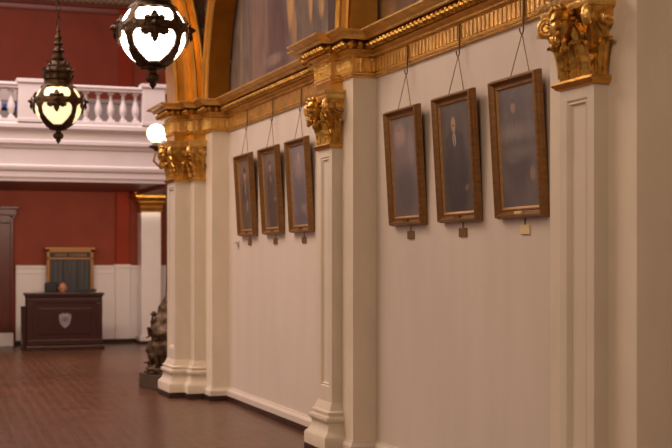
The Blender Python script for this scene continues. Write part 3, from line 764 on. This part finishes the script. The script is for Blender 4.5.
P6 = [
 ('portrait of a dark-haired sitter in a brown frame, farthest left of the six', 14.5, (.13, .080, .058), (.20, .13, .10),
    [(.02, .32, .17, .33, .4, (.10, .068, .055)), (.04, .50, .13, .12, .35, (.07, .048, .042)), (.02, .55, .022, .08, .4, (.32, .24, .19)), (-.02, .34, .03, .07, .5, (.30, .21, .16)), (.02, .70, .045, .06, .35, (.40, .26, .20)), (.02, .755, .055, .035, .35, (.05, .035, .03))]),
 ('portrait of a full-length figure in murky brown, middle of the far three', 13.47, (.125, .085, .068), (.17, .12, .098),
    [(.0, .34, .15, .38, .4, (.090, .065, .060)), (.02, .56, .13, .10, .4, (.085, .06, .056)), (.02, .60, .02, .05, .5, (.26, .20, .17)), (.02, .73, .036, .05, .35, (.34, .21, .16)), (.02, .775, .042, .025, .4, (.07, .045, .04)), (-.10, .38, .03, .025, .5, (.28, .17, .13))]),
 ('hazy blue-grey portrait, rightmost of the far three beside the middle pilaster', 12.47, (.24, .20, .21), (.17, .15, .165),
    [(.02, .40, .19, .34, .5, (.15, .135, .155)), (.02, .66, .13, .12, .6, (.27, .20, .195)), (.0, .76, .038, .05, .4, (.36, .25, .22)), (-.08, .25, .08, .04, .6, (.27, .19, .17)), (.0, .12, .2, .06, .6, (.14, .12, .14))]),
 ('faded violet-grey portrait, leftmost of the nearer three', 9.69, (.215, .175, .178), (.155, .132, .142),
    [(.10, .72, .12, .10, .6, (.34, .24, .225)), (.11, .74, .036, .048, .35, (.40, .25, .215)), (.11, .785, .04, .02, .4, (.27, .19, .18)), (.05, .50, .15, .14, .5, (.20, .16, .16)), (.02, .28, .2, .2, .5, (.13, .11, .12)), (-.12, .62, .06, .12, .6, (.26, .21, .2))]),
 ('dark portrait of a balding sitter in a black suit, middle of the nearer three', 8.70, (.125, .105, .095), (.095, .082, .078),
    [(.02, .36, .20, .34, .3, (.062, .054, .056)), (.04, .60, .15, .07, .3, (.062, .054, .056)), (.04, .615, .026, .06, .3, (.38, .33, .30)), (.04, .60, .006, .05, .3, (.10, .08, .09)), (.045, .725, .042, .068, .22, (.10, .07, .055)), (.045, .720, .036, .060, .22, (.42, .26, .18)), (.045, .712, .034, .007, .5, (.24, .13, .09)), (-.14, .25, .030, .022, .5, (.20, .135, .11))]),
 ('slate-grey portrait with its nameplate glint painted in, nearest and rightmost of the six', 7.73, (.185, .160, .158), (.125, .108, .115),
    [(.03, .42, .19, .26, .5, (.105, .092, .10)), (.05, .60, .15, .07, .4, (.155, .13, .13)), (.06, .745, .030, .042, .35, (.34, .23, .20)), (.06, .785, .032, .018, .4, (.14, .10, .095)), (.05, .56, .012, .09, .4, (.07, .06, .065)), (.06, .57, .24, .05, 1.2, (.25, .21, .21)), (.0, .44, .22, .04, 1.2, (.19, .165, .165)), (-.17, .29, .035, .045, .5, (.30, .22, .185)), (.1, .40, .10, .03, .7, (.17, .145, .145))]),
]
frame0 = None
for i, (lab, yc, bg, bg2, blobs) in enumerate(P6):
    t = empty('portrait_painting', (XW-.003, yc, FZ), (0, LEAN, 0)); tag(t, lab, 'painting', 'framed portraits on the right wall')
    if i == 0:
        objs = [fb.build('frame', M['frame'], t, smooth=False), sb.build('gold_slip', M['slip'], t), nb.build('nameplate', M['plaque_dark'], t)]
    else:
        for o in objs:
            q = o.copy(); COL.objects.link(q); q.parent = t
            if i == 5 and o.name.startswith('nameplate'):
                q.data = o.data.copy(); q.data.materials[0] = M['card']; q['label'] = 'small pale nameplate'  # glint on the brass plate painted in as a pale colour
    cb.build('canvas', canvas_mat('portrait_canvas', bg, bg2, blobs), t)
    hy = yc-(.055 if i == 5 else .025)
    # wire, in the picture's own leaning frame
    mi = Matrix.LocRotScale(t.location, t.rotation_euler, None).inverted()
    apex = Vector((XW-.052, hy, 3.212)); wr = MB()
    pts = [mi @ Vector((XW-.075, hy-.15, 2.925)), mi @ apex, mi @ Vector((XW-.075, hy+.13, 2.925))]
    wr.tube(pts, .0035, 6)
    for s_ in (0, 2): wr.ball(pts[s_], .009, 8, 6)
    wr.build('hanging_wire', M['wire'], t)
hookl = ('iron picture hook holding the farthest left portrait', 'iron picture hook holding the middle portrait of the far three', 'iron picture hook just left of the middle gilded capital', 'iron picture hook holding the leftmost of the nearer three portraits', 'iron picture hook holding the balding sitter portrait', 'iron picture hook holding the nearest portrait at right')
for i, (lab, yc, *_r) in enumerate(P6):
    t = empty('picture_hook', (XW, yc-(.055 if i == 5 else .025), 3.2)); tag(t, hookl[i], 'hook', 'picture hooks on the gilded moulding')
    b = MB(); b.box(-.046, -.038, -.008, .008, .085, .25); b.build('strap', M['bronze'], t)
    b = MB(); pts = [(-.042, 0, .09)]+[(-.055+.0, -.018*math.sin(a)*1.0, .035-.024*math.cos(a)*1.0) for a in [PI*(1-k/10)*1.0 for k in range(0, 11)]]
    pts = [(-.042, .0, .095), (-.046, -.004, .07), (-.05, -.018, .05), (-.052, -.020, .03), (-.052, -.008, .012), (-.052, .012, .012), (-.052, .030, .030), (-.052, .034, .055)]
    b.tube(pts, .005, 7); b.build('hook', M['bronze'], t, smooth=True)
tagl = ('small brown label tag below the farthest left portrait', 'small brown label tag below the middle portrait of the far three', 'small brown label tag below the hazy blue-grey portrait', 'small tan label tag below the leftmost of the nearer three portraits', 'small tan label tag below the balding sitter portrait', 'small pale yellow label tag below the nearest portrait')
for i, (lab, yc, *_r) in enumerate(P6):
    yy = yc-.01; t = empty('label_tag', (XW, yy, 1.89)); tag(t, tagl[i], 'label tag', 'label tags under the portraits')
    b = MB(); b.box(-.012, 0, -.065, .065, 0, .065); b.build('card', M['card'] if i == 5 else M['plaque_dark'], t, bevel=.003)
    b = MB(); b.box(-.010, -.004, -.004, .004, .065, .108); b.build('hanger', M['wire'], t)
b = MB(); b.box(XW-.05, XW, 14.97, 15.05, 1.915, 1.935); b.box(XW-.012, XW, 14.98, 15.04, 1.89, 1.95)
tag(b.build('wall_bracket', M['pale']), 'tiny pale bracket on the wall below left of the farthest portrait', 'bracket')

# ------------------------------------------------------------------ pendant lamps
RG = .285
def cage(az, z):
    a = math.degrees(az) % 90; a = a-90 if a > 45 else a          # 0 at window centre
    r = math.sqrt(max(0, RG*RG-z*z)); p = math.radians(a)*RG; q = z-.035
    if abs(q) < .036: return .012
    if z > .205 or z < -.245: return .012
    d = math.radians(45-abs(a))*r
    wd = .030+.075*math.exp(-((q)/.05)**2)+.03*max(0, (-z-.12)/.1)
    if d < wd: return .012
    for (cx, cz, rx, rz) in ((0, -.0, .052, .075), (0, -.08, .030, .058), (0, .055, .030, .055), (0, 0, .14, .056), (.07, -.05, .042, .036), (-.07, -.05, .042, .036), (.06, .045, .03, .024), (-.06, .045, .03, .024)):
        if ((p-cx)/rx)**2+((q-cz)/rz)**2 < 1: return .022+.02*math.exp(-(p/.05)**2-(q/.06)**2)
    return 0
def make_lamp(glass, loc, label, rz):
    t = empty('pendant_lantern', loc, (0, 0, rz)); tag(t, label, 'pendant lamp', 'bronze globe lanterns hanging on chains')
    b = MB(); b.ball((0, 0, 0), RG-.006, 40, 26); b.build('glass_globe', glass, t, smooth=True)
    b = MB(); NA, NZ = 168, 84; vs = []; idx = {}; fs = []
    def vert(i, j, layer, th):
        k = (i % NA, j, layer)
        if k not in idx:
            a = 2*PI*i/NA; e = -PI/2+PI*j/NZ; z = RG*math.sin(e)
            bump = .006*noise.noise(Vector((math.cos(a)*9, math.sin(a)*9, z*30)))
            r = RG+(th+bump if layer else -.002)
            idx[k] = len(vs); vs.append((r*math.cos(e)*math.cos(a), r*math.cos(e)*math.sin(a), r*math.sin(e)))
        return idx[k]
    on = {}
    for j in range(NZ):
        for i in range(NA):
            th = cage(2*PI*(i+.5)/NA, RG*math.sin(-PI/2+PI*(j+.5)/NZ))
            if th: on[(i, j)] = th
    for (i, j), th in on.items():
        q = [(i, j), (i+1, j), (i+1, j+1), (i, j+1)]
        fs.append(tuple(vert(x, y, 1, th) for x, y in q))
        for (di, dj, e0, e1) in ((0, -1, 0, 1), (1, 0, 1, 2), (0, 1, 2, 3), (-1, 0, 3, 0)):
            if ((i+di) % NA, j+dj) not in on and 0 <= j+dj < NZ:
                A, B = q[e0], q[e1]
                fs.append((vert(*A, 1, th), vert(*A, 0, 0), vert(*B, 0, 0), vert(*B, 1, th)))
    b.add(vs, fs); cg = b.build('cage', M['lampmetal'], t, smooth=False)
    # side finials on the band
    for k in range(4):
        a = k*PI/2; f = MB(); ca, sa = math.cos(a), math.sin(a)
        f.tube([((RG+.02)*ca, (RG+.02)*sa, .035), ((RG+.05)*ca, (RG+.05)*sa, .04), ((RG+.075)*ca, (RG+.075)*sa, .035)], [.035, .024, .008], 8)
        f.tube([((RG+.03)*ca, (RG+.03)*sa, .02), ((RG+.04)*ca, (RG+.04)*sa, -.03), ((RG+.03)*ca, (RG+.03)*sa, -.06)], [.018, .014, .005], 7)
        f.tube([((RG+.02)*ca, (RG+.02)*sa, .05), ((RG+.035)*ca, (RG+.035)*sa, .09)], [.014, .005], 7)
        f.build('leaf_finial', M['lampmetal'], cg, smooth=True)
    lob = lambda n, amt: (lambda a, z: 1+amt*math.cos(a*n))
    b = MB(); b.lathe([(.20, .19), (.205, .215), (.18, .235), (.15, .25), (.145, .29), (.165, .305), (.165, .325), (.15, .34), (.15, .37), (.172, .385), (.175, .41), (.15, .425), (.13, .45), (.135, .47), (.115, .5), (.08, .525), (.05, .535), (.05, .54)], n=48, squash=lob(12, .035))
    cr = b.build('crown', M['lampmetal'], t, smooth=True)
    for (rr, zz, n_, h_) in ((.165, .32, 12, .045), (.17, .40, 12, .05), (.12, .49, 8, .045)):
        b = MB()
        for k in range(n_):
            a = 2*PI*k/n_; ca, sa = math.cos(a), math.sin(a)
            b.tube([(rr*.93*ca, rr*.93*sa, zz-.01), (rr*1.06*ca, rr*1.06*sa, zz+h_*.5), (rr*1.12*ca, rr*1.12*sa, zz+h_)], [.017, .013, .004], 6)
        b.tube([(rr*.93*math.cos(2*PI*k/32), rr*.93*math.sin(2*PI*k/32), zz-.008) for k in range(32)], .008, 6, closed=True)
        b.build('cresting', M['lampmetal'], cr, smooth=True)
    b = MB(); b.lathe([(.05, .53), (.075, .545), (.08, .57), (.05, .59), (.045, .62), (.07, .635), (.07, .655), (.04, .68), (.035, .71), (.055, .725), (.055, .74), (.03, .76), (.028, .79), (.045, .80), (.04, .82), (.022, .84), (.02, .88), (.03, .89), (.015, .92), (.012, .955)], n=20, squash=lob(6, .08)); 
    b.build('finial_stem', M['lampmetal'], t, smooth=True)
    b = MB(); b.lathe([(.03, -.265), (.10, -.283), (.105, -.297), (.08, -.305), (.035, -.31), (.03, -.335), (.055, -.35), (.062, -.375), (.05, -.40), (.025, -.42), (.03, -.43), (.012, -.455), (.004, -.47)], n=24, squash=lob(8, .05))
    b.build('bottom_finial', M['lampmetal'], t, smooth=True)
    b = MB(); z = .96; k = 0; top = CEIL-loc[2]
    while z < top-.02:
        pts = []
        for i in range(12):
            a = 2*PI*i/12; u = .024*math.cos(a); w_ = .055*math.sin(a)
            pts.append((u, 0, z+.05+w_) if k % 2 else (0, u, z+.05+w_))
        b.tube(pts, .0075, 5, closed=True); z += .088; k += 1
    b.build('chain', M['lampmetal'], t, smooth=True)
    return t
def rz_to_cam(x, y): return math.atan2(-y, -x)
make_lamp(M['lit2'], (2.19, 10.87, 3.63), 'larger-looking bronze globe lantern glowing white in front of the gilded arches', rz_to_cam(2.19, 10.87)+R_(3))
make_lamp(M['lit1'], (2.045, 15.85, 3.585), 'farther bronze globe lantern glowing cream before the balcony balustrade', rz_to_cam(2.045, 15.85)-R_(4))

# ------------------------------------------------------------------ bronze torchere
t = empty('bronze_torchere', (3.69, 17.26, 0)); tag(t, 'dark bronze figured torchere with lit globe behind the far clustered pier', 'torchere')
b = MB(); b.box(-.30, .30, -.30, .30, 0, .20); b.box(-.25, .25, -.25, .25, .20, .23); pl = b.build('stone_plinth', M['stone'], t, bevel=.012); pl.rotation_euler.z = R_(14)
b = MB()
prof = [(.30, .22), (.31, .27), (.26, .30), (.22, .34), (.26, .42), (.28, .50), (.27, .58), (.23, .64), (.25, .72), (.24, .80), (.19, .88), (.18, .94), (.13, 1.02), (.12, 1.1), (.08, 1.17), (.045, 1.25), (.035, 1.4), (.03, 2.2), (.04, 2.5), (.03, 2.9), (.035, 3.15)]
def sq_(a, z):
    return 1+(.11*math.sin(3*a+z*11)+.20*noise.noise(Vector((math.cos(a)*3.5, math.sin(a)*3.5, z*10))))*(1 if z < 1.2 else 0)
fine = []
for (r0, z0), (r1, z1) in zip(prof[:-1], prof[1:]):
    n = 4 if z0 < 1.2 else 1
    for k in range(n): fine.append((r0+(r1-r0)*k/n, z0+(z1-z0)*k/n))
fine.append(prof[-1])
b.lathe(fine, n=44, squash=sq_)
sh = b.build('figured_stem', M['bronze'], t, smooth=True)
# small entwined seated figures round the stem
def putto(ang, z, s_, nm='small_figure'):
    f = MB(); ca, sa = math.cos(ang), math.sin(ang)
    def P_(o, sd, zz): return (ca*o-sa*sd, sa*o+ca*sd, z+zz)
    f.tube([P_(.16, 0, 0), P_(.20, 0, .07*s_), P_(.19, 0, .17*s_), P_(.19, 0, .2*s_)], [.05*s_, .052*s_, .045*s_, .02*s_], 10)
    f.ball(P_(.20, 0, .25*s_), .045*s_, 12, 8)
    f.ball(P_(.245, 0, .245*s_), .011*s_, 6, 5)
    for q in (-1, 1):
        f.tube([P_(.19, .04*q*s_, .16*s_), P_(.22, .10*q*s_, .12*s_), P_(.20, .13*q*s_, .22*s_ if q > 0 else .04*s_)], [.022*s_, .018*s_, .012*s_], 8)
        f.tube([P_(.20, .03*q*s_, .01), P_(.27, .06*q*s_, .03*s_), P_(.25, .07*q*s_, -.10*s_), P_(.29, .07*q*s_, -.12*s_)], [.034*s_, .027*s_, .018*s_, .014*s_], 8)
    f.build(nm, M['bronze'], sh, smooth=True)
for k in range(3): putto(PI+.5+k*2*PI/3, .42, 1.0)
for k in range(3): putto(PI-.35+k*2*PI/3, .78, .85)
for k in range(8):
    f = MB(); a = 2*PI*k/8; leaf_mesh(f, (.24*math.cos(a), .24*math.sin(a), .22), (-math.sin(a), math.cos(a), 0), (math.cos(a), math.sin(a), 0), .15, .13, .02, .2); f.build('leaf', M['bronze'], sh, smooth=True)
for k in range(3):
    a = PI-.05+k*2*PI/3; ca, sa = math.cos(a), math.sin(a); o_ = .165
    b = MB(); b.tube([(0, 0, 3.0), (ca*.1, sa*.1, 2.95), (ca*.2, sa*.2, 3.05), (ca*o_, sa*o_, 3.2)], [.02, .018, .016, .014], 8)
    ar = b.build('arm', M['gold_cap'], t, smooth=True); ar['label'] = 'gilded curved arm'
    b = MB(); b.lathe([(.02, 3.18), (.03, 3.2), (.10, 3.235), (.105, 3.25), (.06, 3.262), (.05, 3.29), (.04, 3.30)], (ca*o_, sa*o_, 0), 20); b.build('cup', M['bronze'], ar, smooth=True)
    b = MB(); b.ball((ca*o_, sa*o_, 3.42), .128, 28, 18); b.build('glass_globe', M['litg'], ar, smooth=True)
